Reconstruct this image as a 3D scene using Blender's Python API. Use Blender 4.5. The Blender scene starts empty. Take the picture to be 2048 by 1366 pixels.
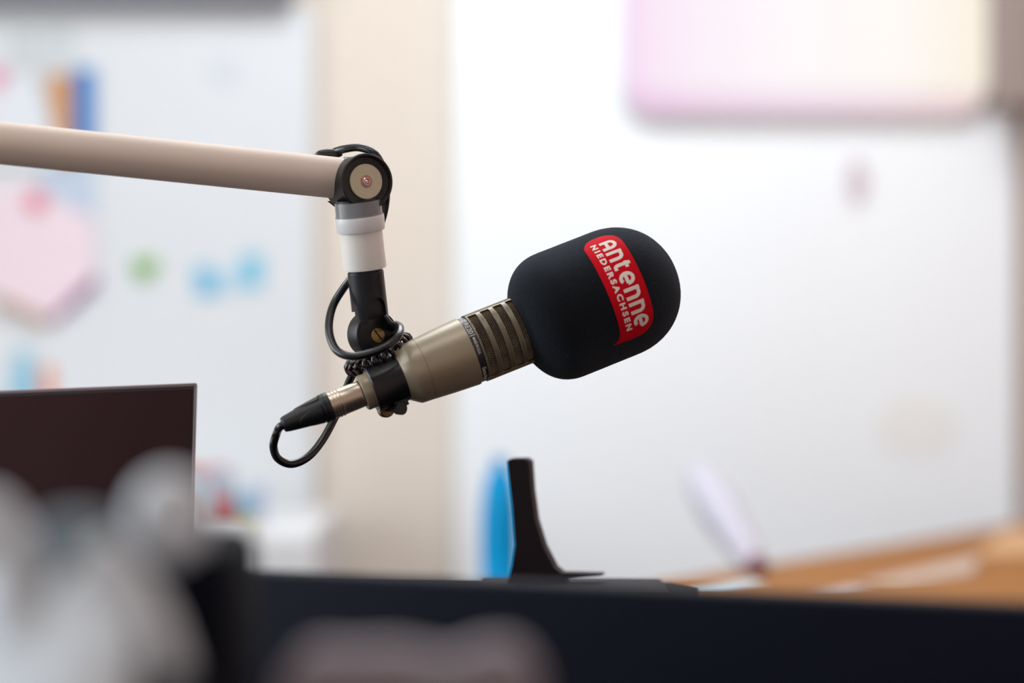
import bpy, bmesh, math, random
from mathutils import Vector, Matrix
from mathutils.geometry import tessellate_polygon
random.seed(7)
sc = bpy.context.scene
COL = sc.collection
PI = math.pi

# ------------------------------------------------------------------ camera
F = 4835.0            # focal length in pixels (85 mm on a 36 mm wide sensor)
EZ = 1.15             # camera height
Y0 = 1.86             # distance of the microphone
K = Y0 / F            # metres per photo pixel at the microphone
def P(px, py, Y=Y0):
    return Vector(((px - 1024) / F * Y, Y, EZ - (py - 683) / F * Y))

cam = bpy.data.cameras.new('camera'); cam_o = bpy.data.objects.new('camera', cam)
COL.objects.link(cam_o); sc.camera = cam_o
cam_o.location = (0, 0, EZ); cam_o.rotation_euler = (PI/2, 0, 0)
cam.lens = 85; cam.sensor_width = 36; cam.clip_start = 0.05; cam.clip_end = 60
cam.dof.use_dof = True; cam.dof.focus_distance = 1.868; cam.dof.aperture_fstop = 1.8

# ------------------------------------------------------------------ light
w = bpy.data.worlds.new('world'); sc.world = w; w.use_nodes = True
w.node_tree.nodes['Background'].inputs[0].default_value = (1.0, 0.90, 0.86, 1)
w.node_tree.nodes['Background'].inputs[1].default_value = 0.58
def area(name, loc, rot, sx, sy, power, color):
    l = bpy.data.lights.new(name, 'AREA'); l.shape = 'RECTANGLE'; l.size = sx; l.size_y = sy
    l.energy = power; l.color = color
    o = bpy.data.objects.new(name, l); COL.objects.link(o); o.location = loc; o.rotation_euler = rot
    return o
area('daylight_window_left', (-2.36, 1.65, 1.65), (0, -PI/2, 0), 1.5, 1.9, 41, (0.84, 0.93, 1.0))
area('ceiling_lamp_back', (0.05, 3.0, 2.66), (0, 0, 0), 1.6, 0.9, 30, (0.88, 0.95, 1.0))
area('ceiling_fill_front', (-0.5, 1.2, 2.66), (0, 0, 0), 1.4, 0.6, 6, (0.95, 0.97, 1.0))  # unseen overhead area light, added as fill for the camera side

sc.view_settings.view_transform = 'Standard'; sc.view_settings.look = 'None'
sc.view_settings.gamma = 1; sc.view_settings.use_curve_mapping = False
sc.view_settings.exposure = 0.35

# ------------------------------------------------------------------ materials
def lin(c):
    return tuple((v/255/12.92) if v/255 <= 0.04045 else ((v/255+0.055)/1.055)**2.4 for v in c)
def mat(name, rgb, rough=0.5, metal=0.0, bump=0.0, bscale=400.0, vary=0.04, vscale=20.0,
        sheen=0.0, spec=0.5, coat=0.0, trans=0.0, emit=None, sheen_tint=(1,1,1), aniso=0.0):
    m = bpy.data.materials.new(name); m.use_nodes = True
    nt = m.node_tree; b = nt.nodes['Principled BSDF']; L = nt.links
    c = lin(rgb)
    tc = nt.nodes.new('ShaderNodeTexCoord')
    n = nt.nodes.new('ShaderNodeTexNoise'); n.inputs['Scale'].default_value = vscale; n.inputs['Detail'].default_value = 3
    L.new(tc.outputs['Object'], n.inputs['Vector'])
    r = nt.nodes.new('ShaderNodeMix'); r.data_type = 'RGBA'
    r.inputs['A'].default_value = tuple(max(0, v*(1-vary)) for v in c)+(1,)
    r.inputs['B'].default_value = tuple(min(1, v*(1+vary)) for v in c)+(1,)
    L.new(n.outputs['Fac'], r.inputs['Factor']); L.new(r.outputs['Result'], b.inputs['Base Color'])
    b.inputs['Roughness'].default_value = rough; b.inputs['Metallic'].default_value = metal
    b.inputs['Specular IOR Level'].default_value = spec
    b.inputs['Sheen Weight'].default_value = sheen
    b.inputs['Sheen Tint'].default_value = tuple(sheen_tint)+(1,)
    b.inputs['Coat Weight'].default_value = coat; b.inputs['Coat Roughness'].default_value = 0.08
    b.inputs['Transmission Weight'].default_value = trans
    if emit:
        b.inputs['Emission Color'].default_value = tuple(lin(emit[0]))+(1,); b.inputs['Emission Strength'].default_value = emit[1]
    if bump > 0:
        n2 = nt.nodes.new('ShaderNodeTexNoise'); n2.inputs['Scale'].default_value = bscale; n2.inputs['Detail'].default_value = 2
        L.new(tc.outputs['Object'], n2.inputs['Vector'])
        bp = nt.nodes.new('ShaderNodeBump'); bp.inputs['Strength'].default_value = bump; bp.inputs['Distance'].default_value = 0.001
        L.new(n2.outputs['Fac'], bp.inputs['Height']); L.new(bp.outputs['Normal'], b.inputs['Normal'])
    return m

M = {}
M['wall'] = mat('beige_paint', (217, 207, 195), 0.85, bump=0.1, bscale=150)
M['wall_side'] = mat('taupe_paint', (196, 170, 160), 0.85)
M['taupe'] = mat('taupe_panel', (150, 136, 130), 0.7)
M['ceiling'] = mat('ceiling_white', (236, 234, 230), 0.9)
M['floor'] = mat('brown_carpet', (110, 84, 66), 0.95, bump=0.4, bscale=300, vary=0.15)
M['board'] = mat('whiteboard_enamel', (240, 246, 250), 0.28, spec=0.5, vary=0.012, vscale=2.5)
M['pinboard'] = mat('matt_white_pinboard', (212, 216, 219), 0.6, vary=0.012, vscale=2.5)
M['board_frame'] = mat('board_rail_grey', (120, 124, 132), 0.5, metal=0.3)
M['tan'] = mat('tan_satin_lacquer', (156, 143, 121), 0.36, metal=0.25, bump=0.03, bscale=1500, vary=0.04, vscale=60)
M['tan_wire'] = mat('tan_wire_mesh', (158, 140, 116), 0.4, metal=0.4)
M['foam'] = None
M['wheel'] = mat('dark_brass', (104, 84, 60), 0.35, metal=0.9)
M['core'] = mat('dark_inner_foam', (18, 17, 18), 0.95)
M['black'] = mat('black_satin_plastic', (16, 16, 19), 0.38, bump=0.04, bscale=1200)
M['black_soft'] = mat('black_rubber', (18, 19, 21), 0.45, bump=0.06, bscale=1500)
M['cable'] = mat('black_cable_jacket', (14, 15, 18), 0.24, spec=0.6, bump=0.03, bscale=500)
M['clampblack'] = mat('black_anodised', (9, 9, 12), 0.30)
M['graphite'] = mat('graphite_casting', (36, 36, 41), 0.36, metal=0.3, bump=0.12, bscale=1800)
M['band'] = mat('charcoal_band', (44, 42, 48), 0.35)
M['white_print'] = mat('white_print', (216, 208, 200), 0.5)
M['white_flock'] = mat('white_flock_print', (236, 226, 216), 0.8, bump=0.2, bscale=2500)
M['red'] = mat('red_flock_print', (205, 0, 26), 0.75, spec=0.15, bump=0.25, bscale=2200, vary=0.08, vscale=300)
M['arm'] = mat('champagne_arm_lacquer', (220, 204, 191), 0.6, metal=0.0, spec=0.25, bump=0.03, bscale=900)
M['white_plastic'] = mat('white_satin_plastic', (246, 244, 238), 0.38)
M['frost'] = mat('frosted_collar', (236, 235, 236), 0.30, trans=0.08)
M['sleeve'] = mat('clear_sleeve', (235, 238, 242), 0.25, trans=0.75)
M['disc'] = mat('aged_ivory_disc', (204, 194, 164), 0.5, bump=0.1, bscale=900, vary=0.1, vscale=150)
M['pinkpaint'] = mat('pink_thread_seal', (222, 128, 124), 0.45)
M['chrome'] = mat('polished_steel', (214, 206, 200), 0.15, metal=1.0)
M['nickel'] = mat('brushed_nickel', (206, 190, 172), 0.33, metal=1.0, bump=0.01, bscale=900)
M['brass'] = mat('aged_brass', (176, 148, 96), 0.32, metal=0.9, bump=0.2, bscale=900, vary=0.15, vscale=150)
M['slot'] = mat('screw_slot_dark', (22, 18, 14), 0.8)
M['garnet'] = mat('garnet_glossy_coil', (26, 1, 4), 0.06, spec=0.8, trans=0.25)
M['bezel'] = mat('mauve_grey_frame', (126, 108, 112), 0.4, metal=0.4)
M['gasket'] = mat('black_gasket', (10, 10, 12), 0.6)
M['screen'] = mat('dark_screen_glass', (48, 27, 29), 0.45, spec=0.08)
M['navy'] = mat('navy_black_shell', (12, 17, 31), 0.65, spec=0.12)
M['black_case'] = mat('black_cabinet_vinyl', (14, 17, 27), 0.8, spec=0.1)
M['stem'] = mat('dark_brown_plastic', (38, 31, 35), 0.6, spec=0.15)
M['bridge'] = mat('black_bridge', (22, 20, 26), 0.7, spec=0.1)
M['silver'] = mat('pale_blue_grey_shell', (218, 228, 236), 0.42)
M['silver_dark'] = mat('grey_teal_cushion', (96, 112, 120), 0.7)
M['mauve'] = mat('mauve_grey_cloth', (150, 142, 150), 0.9, bump=0.3, bscale=300, vary=0.12, vscale=60)
M['cyan'] = mat('cyan_plastic', (0, 146, 204), 0.4, spec=0.15)
M['wood'] = mat('oak_top', (146, 97, 48), 0.65, spec=0.12, vary=0.15, vscale=9)
M['lav'] = mat('lavender_plastic', (182, 180, 192), 0.6)
M['desk'] = mat('desk_dark_laminate', (40, 40, 46), 0.5)
M['cab'] = mat('white_cabinet', (214, 215, 216), 0.5)
def paper(name, rgb, **k): return mat(name, rgb, 0.8, vary=0.05, vscale=30, **k)

# windscreen: dark flock with sheen, fine grain and a little pale lint
def foam_mat():
    m = mat('navy_black_flock', (2, 5, 13), 0.95, bump=1.0, bscale=2400, sheen=0.17, sheen_tint=(0.62, 0.78, 1.0), spec=0.2, vary=0.25, vscale=900)
    nt = m.node_tree; L = nt.links; b = nt.nodes['Principled BSDF']
    b.inputs['Sheen Roughness'].default_value = 0.45
    tc = nt.nodes.new('ShaderNodeTexCoord'); v = nt.nodes.new('ShaderNodeTexVoronoi'); v.inputs['Scale'].default_value = 150
    L.new(tc.outputs['Object'], v.inputs['Vector'])
    r = nt.nodes.new('ShaderNodeValToRGB'); r.color_ramp.elements[0].position = 0.035; r.color_ramp.elements[0].color = (1,1,1,1)
    r.color_ramp.elements[1].position = 0.06; r.color_ramp.elements[1].color = (0,0,0,1)
    L.new(v.outputs['Distance'], r.inputs['Fac'])
    sep = nt.nodes.new('ShaderNodeSeparateColor'); L.new(v.outputs['Color'], sep.inputs[0])
    gt = nt.nodes.new('ShaderNodeMath'); gt.operation = 'GREATER_THAN'; gt.inputs[1].default_value = 0.86
    L.new(sep.outputs[0], gt.inputs[0])
    mu = nt.nodes.new('ShaderNodeMath'); mu.operation = 'MULTIPLY'; L.new(r.outputs['Color'], mu.inputs[0]); L.new(gt.outputs[0], mu.inputs[1])
    old = b.inputs['Base Color'].links[0].from_socket
    mx = nt.nodes.new('ShaderNodeMix'); mx.data_type = 'RGBA'; L.new(mu.outputs[0], mx.inputs['Factor'])
    L.new(old, mx.inputs['A']); mx.inputs['B'].default_value = (0.20, 0.19, 0.17, 1)
    L.new(mx.outputs['Result'], b.inputs['Base Color'])
    return m
M['foam'] = foam_mat()

# ------------------------------------------------------------------ object helpers
def thing(name, label, cat, loc, group=None):
    o = bpy.data.objects.new(name, None); COL.objects.link(o); o.empty_display_size = 0.05
    o.location = loc; o['label'] = label; o['category'] = cat
    if group: o['group'] = group
    return o
def tag(o, label, cat, group=None):
    o['label'] = label; o['category'] = cat
    if group: o['group'] = group
    return o
def wloc(o):
    v = Vector(o.location)
    return v + wloc(o.parent) if o.parent else v
def obj(name, bm, m, parent=None, smooth=True, loc=None, label=None, angle=35, mods=()):
    """link one mesh whose verts are in world space, under its parent / at its own base"""
    if parent is not None: base = wloc(parent); local = Vector((0, 0, 0))
    else:
        if loc is None:
            xs = [v.co for v in bm.verts]
            loc = Vector((sum(v.x for v in xs)/len(xs), sum(v.y for v in xs)/len(xs), min(v.z for v in xs)))
        base = Vector(loc); local = base
    bmesh.ops.translate(bm, verts=bm.verts, vec=-base)
    bmesh.ops.recalc_face_normals(bm, faces=bm.faces)
    me = bpy.data.meshes.new(name)
    for f in bm.faces: f.smooth = smooth
    if smooth:
        a = math.radians(angle)
        for e in bm.edges:
            if len(e.link_faces) == 2 and e.calc_face_angle(0) > a: e.smooth = False
    bm.to_mesh(me); bm.free()
    me.materials.append(m)
    o = bpy.data.objects.new(name, me); COL.objects.link(o); o.location = local
    if parent is not None: o.parent = parent
    if label: o['label'] = label
    for t, kw in mods:
        md = o.modifiers.new(t.lower(), t)
        for k_, v_ in kw.items(): setattr(md, k_, v_)
    return o
def struct(name, bm, m, **k):
    o = obj(name, bm, m, **k); o['kind'] = 'structure'; return o

def box(bm, lo, hi, bev=0.0, rot=None, pivot=None):
    c = [(lo[i]+hi[i])/2 for i in range(3)]; s = [hi[i]-lo[i] for i in range(3)]
    r = bmesh.ops.create_cube(bm, size=1.0); vs = r['verts']
    bmesh.ops.scale(bm, verts=vs, vec=s); bmesh.ops.translate(bm, verts=vs, vec=c)
    if bev > 0:
        es = list({e for v in vs for e in v.link_edges})
        rr = bmesh.ops.bevel(bm, geom=es, offset=bev, segments=2, profile=0.5, affect='EDGES')
        vs = list({v for f in rr['faces'] for v in f.verts} | {v for v in vs if v.is_valid})
    if rot is not None:
        bmesh.ops.rotate(bm, verts=vs, cent=pivot or c, matrix=rot)
    return vs
def obox(bm, o, ax, ay, az, hx, hy, hz, bev=0.0):
    """oriented box: centre o, unit axes, half sizes"""
    r = bmesh.ops.create_cube(bm, size=2.0); vs = r['verts']
    bmesh.ops.scale(bm, verts=vs, vec=(hx, hy, hz))
    if bev > 0:
        es = list({e for v in vs for e in v.link_edges})
        rr = bmesh.ops.bevel(bm, geom=es, offset=bev, segments=3, profile=0.5, affect='EDGES')
        vs = list({v for f in rr['faces'] for v in f.verts} | {v for v in vs if v.is_valid})
    m = Matrix((ax, ay, az)).transposed().to_4x4(); m.translation = o
    bmesh.ops.transform(bm, matrix=m, verts=vs)
    return vs
def basis(axis, ref=Vector((0, 0, 1))):
    a = Vector(axis).normalized(); r = Vector(ref)
    if abs(a.dot(r)) > 0.95: r = Vector((1, 0, 0))
    u = (r - a*r.dot(a)).normalized(); v = a.cross(u).normalized()
    return a, u, v
def lathe(bm, o, axis, prof, seg=64, ref=Vector((0, 0, 1)), rfun=None, closed=False):
    """prof: list of (s, r) metres along axis; caps where the ends have r > 0"""
    a, u, v = basis(axis, ref); rings = []
    for s, r in prof:
        ring = []
        for i in range(seg):
            t = 2*PI*i/seg; rr = rfun(s, t, r) if rfun else r
            ring.append(bm.verts.new(o + a*s + (u*math.cos(t)+v*math.sin(t))*rr))
        rings.append(ring)
    for j in range(len(rings)-1):
        for i in range(seg):
            i2 = (i+1) % seg
            bm.faces.new((rings[j][i], rings[j][i2], rings[j+1][i2], rings[j+1][i]))
    if closed:
        for i in range(seg):
            i2 = (i+1) % seg
            bm.faces.new((rings[-1][i], rings[-1][i2], rings[0][i2], rings[0][i]))
    else:
        if prof[0][1] > 1e-6: bm.faces.new(rings[0][::-1])
        if prof[-1][1] > 1e-6: bm.faces.new(rings[-1])
    return rings
def catmull(pts, n=12, closed=False):
    out = []; N = len(pts)
    rng = range(N) if closed else range(N-1)
    for i in rng:
        g = (lambda j: pts[j % N]) if closed else (lambda j: pts[max(0, min(N-1, j))])
        p0, p1, p2, p3 = g(i-1), g(i), g(i+1), g(i+2)
        for k in range(n):
            t = k/n
            out.append(0.5*((2*p1)+(-p0+p2)*t+(2*p0-5*p1+4*p2-p3)*t*t+(-p0+3*p1-3*p2+p3)*t**3))
    if not closed: out.append(pts[-1].copy())
    return out
def sweep(bm, path, r, seg=14, closed=False, caps=True):
    n = len(path); rings = []; prev = None
    for i, p in enumerate(path):
        if closed: d = path[(i+1) % n]-path[i-1]
        else: d = path[min(n-1, i+1)]-path[max(0, i-1)]
        d.normalize()
        if prev is None: _, u, _ = basis(d)
        else:
            u = prev - d*prev.dot(d); u.normalize()
        prev = u; v = d.cross(u)
        rr = r(i/(n-1)) if callable(r) else r
        rings.append([bm.verts.new(p+(u*math.cos(2*PI*k/seg)+v*math.sin(2*PI*k/seg))*rr) for k in range(seg)])
    for j in range(n if closed else n-1):
        A_, B_ = rings[j], rings[(j+1) % n]
        for k in range(seg):
            bm.faces.new((A_[k], A_[(k+1) % seg], B_[(k+1) % seg], B_[k]))
    if caps and not closed:
        bm.faces.new(rings[0][::-1]); bm.faces.new(rings[-1])
def prism(bm, pts, off):
    """closed prism from a planar outline and an offset vector"""
    a = [bm.verts.new(p) for p in pts]; b = [bm.verts.new(p+off) for p in pts]
    bm.faces.new(a); bm.faces.new(b[::-1])
    n = len(a)
    for i in range(n): bm.faces.new((a[i], b[i], b[(i+1) % n], a[(i+1) % n]))
def boolean(bmA, cutters):
    """subtract cutters (bmeshes) from bmA, returns a bmesh"""
    def tmp(bm):
        bmesh.ops.recalc_face_normals(bm, faces=bm.faces)
        me = bpy.data.meshes.new('t'); bm.to_mesh(me); bm.free()
        o = bpy.data.objects.new('t', me); COL.objects.link(o); return o
    a = tmp(bmA); cs = [tmp(c) for c in cutters]
    for c in cs:
        md = a.modifiers.new('b', 'BOOLEAN'); md.operation = 'DIFFERENCE'; md.object = c; md.solver = 'EXACT'
    dg = bpy.context.evaluated_depsgraph_get(); me = bpy.data.meshes.new_from_object(a.evaluated_get(dg))
    out = bmesh.new(); out.from_mesh(me)
    for o in [a]+cs:
        m_ = o.data; bpy.data.objects.remove(o); bpy.data.meshes.remove(m_)
    bpy.data.meshes.remove(me)
    return out

# 2-D shapes that are cut into a fine grid and then laid on a curved surface
def flat_from_text(s, size, offset=0.0, spacing=1.0):
    cu = bpy.data.curves.new('t', 'FONT'); cu.body = s; cu.size = size; cu.offset = offset; cu.space_character = spacing
    cu.resolution_u = 4; cu.fill_mode = 'FRONT' if hasattr(cu, 'fill_mode') else cu.fill_mode
    o = bpy.data.objects.new('t', cu); COL.objects.link(o)
    dg = bpy.context.evaluated_depsgraph_get(); me = bpy.data.meshes.new_from_object(o.evaluated_get(dg))
    bm = bmesh.new(); bm.from_mesh(me)
    bpy.data.objects.remove(o); bpy.data.curves.remove(cu); bpy.data.meshes.remove(me)
    bmesh.ops.remove_doubles(bm, verts=bm.verts, dist=1e-5)
    return bm
def fit(bm, x0, x1, y0, y1):
    xs = [v.co.x for v in bm.verts]; ys = [v.co.y for v in bm.verts]
    ax, bx, ay, by = min(xs), max(xs), min(ys), max(ys)
    for v in bm.verts:
        v.co.x = x0+(v.co.x-ax)/(bx-ax)*(x1-x0); v.co.y = y0+(v.co.y-ay)/(by-ay)*(y1-y0); v.co.z = 0
def gridcut(bm, stepx, stepy):
    xs = [v.co.x for v in bm.verts]; ys = [v.co.y for v in bm.verts]
    for lo, hi, st, nrm in ((min(xs), max(xs), stepx, (1, 0, 0)), (min(ys), max(ys), stepy, (0, 1, 0))):
        t = lo+st
        while t < hi:
            co = (t, 0, 0) if nrm[0] else (0, t, 0)
            bmesh.ops.bisect_plane(bm, geom=bm.verts[:]+bm.edges[:]+bm.faces[:], plane_co=co, plane_no=nrm, dist=1e-6)
            t += st
def wrap(bm, fn, h):
    """lay a flat mesh on fn(x, y, height), give it thickness h"""
    bmesh.ops.triangulate(bm, faces=[f for f in bm.faces if len(f.verts) > 4])
    base = {v: (v.co.x, v.co.y, v.co.z) for v in bm.verts}
    faces = [list(f.verts) for f in bm.faces]
    bound = [tuple(e.verts) for e in bm.edges if len(e.link_faces) == 1]
    low = {v: bm.verts.new(fn(x, y, -h*0.3)) for v, (x, y, z) in base.items()}
    for v, (x, y, z) in base.items(): v.co = fn(x, y, h+z)
    for a, b in bound:
        try: bm.faces.new((a, b, low[b], low[a]))
        except ValueError: pass
def strokes(bm, glyph, ox, oy, sx, sy, wd):
    """fat strokes -> union of flat outlines (each stroke one ribbon)"""
    for li, line in enumerate(glyph):
        line = [q for k_, q in enumerate(line) if k_ == 0 or (abs(q[0]-line[k_-1][0])+abs(q[1]-line[k_-1][1])) > 1e-4]
        pts = [Vector((ox+x*sx, oy+y*sy, li*.06)) for x, y in line]
        n = len(pts); L_, R_ = [], []
        for i, p in enumerate(pts):
            d0 = (p-pts[i-1]).normalized() if i > 0 else None
            d1 = (pts[i+1]-p).normalized() if i < n-1 else None
            d = d0 if d1 is None else d1 if d0 is None else (d0+d1).normalized()
            nn = Vector((-d.y, d.x, 0)); q = 1.0
            if d0 and d1: q = 1/max(0.5, nn.dot(Vector((-d0.y, d0.x, 0))))
            L_.append(bm.verts.new(p+nn*wd/2*q)); R_.append(bm.verts.new(p-nn*wd/2*q))
        for i in range(n-1): bm.faces.new((L_[i], R_[i], R_[i+1], L_[i+1]))

# ================================================================== ROOM
XR, XL, YB, CZ = 0.885, -2.45, 4.20, 2.70
bm = bmesh.new(); box(bm, (XL-.1, YB, 0), (XR+.1, YB+.1, CZ)); struct('wall_back', bm, M['wall'], smooth=False)
bm = bmesh.new(); box(bm, (XR, -2.2, 0), (XR+.1, YB, CZ)); struct('wall_right', bm, M['wall_side'], smooth=False)
bm = bmesh.new()
box(bm, (XL-.1, -2.2, 0), (XL, YB, 0.9)); box(bm, (XL-.1, -2.2, 2.4), (XL, YB, CZ))
box(bm, (XL-.1, -2.2, 0.9), (XL, .7, 2.4)); box(bm, (XL-.1, 2.6, 0.9), (XL, YB, 2.4))
struct('wall_left', bm, M['wall'], smooth=False)
bm = bmesh.new()
for lo, hi in (((XL-.08, .7, .9), (XL+.02, .76, 2.4)), ((XL-.08, 2.54, .9), (XL+.02, 2.6, 2.4)),
               ((XL-.08, .7, .9), (XL+.02, 2.6, .96)), ((XL-.08, .7, 2.34), (XL+.02, 2.6, 2.4))):
    box(bm, lo, hi)
struct('window_1', bm, M['cab'], smooth=False)
bm = bmesh.new(); box(bm, (XL-.1, -2.2, -.1), (XR+.1, YB+.1, 0)); struct('floor', bm, M['floor'], smooth=False)
bm = bmesh.new(); box(bm, (XL-.1, -2.2, CZ), (XR+.1, YB+.1, CZ+.1)); struct('ceiling', bm, M['ceiling'], smooth=False)
# taupe box at the top of the right-hand corner
p = P(1986, 216, 4.12)
bm = bmesh.new(); box(bm, (p.x, 4.06, p.z), (XR, YB, CZ), 0.004); struct('corner_box_1', bm, M['taupe'], smooth=False)

def rounded_rect(x0, z0, x1, z1, r, y, n=8):
    out = []
    for cx, cz, a0 in ((x1-r, z1-r, 0), (x0+r, z1-r, 90), (x0+r, z0+r, 180), (x1-r, z0+r, 270)):
        for i in range(n+1):
            a = math.radians(a0+90*i/n); out.append(Vector((cx+r*math.cos(a), y, cz+r*math.sin(a))))
    return out
def slab(x0, z0, x1, z1, r, y, t):
    bm = bmesh.new(); prism(bm, rounded_rect(x0, z0, x1, z1, r, y), Vector((0, t, 0))); return bm

# right whiteboard
a = P(912, 0, 4.18); b = P(2028, 1240, 4.18)
t = thing('whiteboard', 'large glossy whiteboard with rounded corners behind the microphone, right of the beige wall strip', 'whiteboard', (a.x, 4.19, b.z))
obj('board_panel', slab(a.x, b.z, b.x, 1.98, 0.03, 4.17, 0.028), M['board'], t)
# left whiteboard
a = P(-560, 0, 4.18); b = P(626, 1160, 4.18); ztop = P(0, 14, 4.18).z
t = thing('whiteboard', 'white pin-up board covered with drawings, left of the beige wall strip', 'whiteboard', (a.x, 4.19, b.z))
obj('board_panel', slab(a.x, b.z, b.x, ztop, 0.01, 4.17, 0.028), M['pinboard'], t)
bm = bmesh.new(); c = P(585, 0, 4.15); box(bm, (a.x, 4.13, ztop-.002), (c.x, 4.198, ztop+.09), 0.004); obj('top_rail', bm, M['board_frame'], t, label='dark grey top rail')

# bright panel on the right board
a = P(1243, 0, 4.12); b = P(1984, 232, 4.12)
t = thing('bright_panel', 'bright panel glowing white with a pink left edge, top right on the whiteboard', 'screen', (a.x, 4.16, b.z))
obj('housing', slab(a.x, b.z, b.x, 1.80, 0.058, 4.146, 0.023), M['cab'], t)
def panel_mat():
    m = bpy.data.materials.new('panel_gradient'); m.use_nodes = True; nt = m.node_tree; L = nt.links
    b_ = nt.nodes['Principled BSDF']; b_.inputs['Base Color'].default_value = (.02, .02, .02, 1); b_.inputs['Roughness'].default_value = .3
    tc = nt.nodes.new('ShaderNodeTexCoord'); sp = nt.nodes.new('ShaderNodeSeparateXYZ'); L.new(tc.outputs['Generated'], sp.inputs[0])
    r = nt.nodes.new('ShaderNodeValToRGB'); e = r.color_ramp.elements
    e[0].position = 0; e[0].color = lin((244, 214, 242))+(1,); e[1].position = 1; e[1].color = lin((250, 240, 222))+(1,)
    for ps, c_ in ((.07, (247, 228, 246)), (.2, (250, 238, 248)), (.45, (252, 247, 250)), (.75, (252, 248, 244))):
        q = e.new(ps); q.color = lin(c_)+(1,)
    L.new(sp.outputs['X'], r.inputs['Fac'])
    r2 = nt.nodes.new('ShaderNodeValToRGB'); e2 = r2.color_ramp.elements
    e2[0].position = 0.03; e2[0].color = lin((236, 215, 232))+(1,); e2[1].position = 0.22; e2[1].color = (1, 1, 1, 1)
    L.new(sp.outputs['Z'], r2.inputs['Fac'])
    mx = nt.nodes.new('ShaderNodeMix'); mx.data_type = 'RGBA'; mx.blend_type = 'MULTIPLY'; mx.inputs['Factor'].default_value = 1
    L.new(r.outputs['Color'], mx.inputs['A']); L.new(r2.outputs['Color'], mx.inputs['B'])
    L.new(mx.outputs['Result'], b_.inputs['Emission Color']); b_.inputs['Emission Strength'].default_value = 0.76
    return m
obj('screen', slab(a.x+.004, b.z+.006, b.x-.004, 1.795, 0.055, 4.142, 0.006), panel_mat(), t)  # emissive front of the bright panel, pink to cream gradient

# things pinned on the boards
def sheet(name, label, cat, pts, m, group=None, dy=0.0, th=0.002):
    bm = bmesh.new(); prism(bm, [P(x, y, 4.17) + Vector((0, -dy-0.0006-th, 0)) for x, y in pts], Vector((0, th, 0)))
    return tag(obj(name, bm, m, smooth=False), label, cat, group)
def rect(x0, y0, x1, y1, sk=0): return [(x0, y0), (x1, y0+sk), (x1, y1+sk), (x0, y1)]
sheet('drawing', 'pale drawing sheet with grey-green tint, behind the collage above the boom arm', 'drawing', rect(20, 50, 150, 330), paper('p1', (196, 202, 204)))
sheet('drawing', 'orange painted strip above the boom arm, left of the blue strip', 'drawing', [(92, 150), (152, 150), (152, 330), (122, 330)], paper('p2', (196, 142, 92)), dy=.003)
sheet('drawing', 'bright blue vertical strip above the boom arm', 'drawing', rect(150, 138, 190, 300), paper('p3', (0, 118, 190)), dy=.006)
sheet('drawing', 'white triangular sheet at the left picture edge just above the boom arm', 'drawing', [(-30, 150), (70, 150), (128, 330), (-60, 330)], paper('p4', (216, 221, 226)), dy=.006)
sheet('drawing', 'small pink scrap at the left picture edge above the boom arm', 'drawing', rect(-25, 140, 14, 175), paper('p5', (226, 130, 160)), dy=.009)
sheet('drawing', 'pale blue sheet hanging directly below the boom arm', 'drawing', rect(82, 320, 192, 440), paper('p6', (184, 198, 214)))
sheet('drawing', 'large pale pink diamond shaped paper at the left picture edge', 'drawing', [(-60, 380), (60, 372), (192, 440), (190, 560), (100, 640), (-10, 590), (-80, 500)], paper('p7', (228, 210, 217)), dy=.004)
sheet('drawing', 'purple strip along the lower right edge of the pink diamond paper', 'drawing', [(194, 548), (196, 572), (118, 640), (100, 640)], paper('p8', (130, 66, 124)), dy=.007)
sheet('drawing', 'tan strip along the lower left edge of the pink diamond paper', 'drawing', [(-10, 588), (100, 636), (92, 656), (-10, 612)], paper('p9', (176, 150, 130)), dy=.007)
sheet('magnet', 'small rose red dot at the top of the pink diamond paper', 'magnet', [(75+20*math.cos(i*PI/6), 402+20*math.sin(i*PI/6)) for i in range(12)], paper('p10', (226, 120, 140)), dy=.007, th=.006)
sheet('magnet', 'small green triangular magnet on the pin-up board, right of the pink paper', 'magnet', [(264, 520), (316, 518), (312, 540), (290, 562), (274, 552)], paper('p11', (112, 170, 66)), th=.006)
sheet('sticker', 'light blue sticker on the pin-up board, left end of the blue row', 'sticker', [(386, 530), (432, 538), (436, 590), (396, 596)], paper('p12', (108, 178, 212)), 'blue stickers on the pin-up board')
sheet('sticker', 'palest blue sticker in the middle of the blue row on the pin-up board', 'sticker', rect(440, 540, 478, 582), paper('p13', (176, 208, 224)), 'blue stickers on the pin-up board')
sheet('sticker', 'light blue sticker on the pin-up board, right end of the blue row', 'sticker', rect(484, 508, 524, 576), paper('p14', (108, 186, 214)), 'blue stickers on the pin-up board')
sheet('sticker', 'faint grey sticker high on the pin-up board above the boom arm', 'sticker', rect(425, 112, 470, 165), paper('p15', (206, 210, 216)))
sheet('drawing', 'blue and teal figure drawing just above the dark monitor', 'drawing', [(34, 700), (62, 700), (78, 800), (14, 800)], paper('p16', (134, 186, 208)))
sheet('drawing', 'small orange scrap just above the dark monitor', 'drawing', rect(84, 732, 106, 800), paper('p17', (222, 120, 70)))
sheet('magnet', 'pale mauve oval magnet on the right whiteboard below the bright panel', 'magnet', [(1712+20*math.cos(i*PI/8), 362+46*math.sin(i*PI/8)) for i in range(16)], paper('p18', (205, 192, 198)), th=.006)
sheet('sticker', 'faint cream patch low on the right of the whiteboard', 'sticker', [(1830+80*math.cos(i*PI/8), 850+60*math.sin(i*PI/8)) for i in range(16)], paper('p19', (236, 238, 236)), th=.001)

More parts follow.
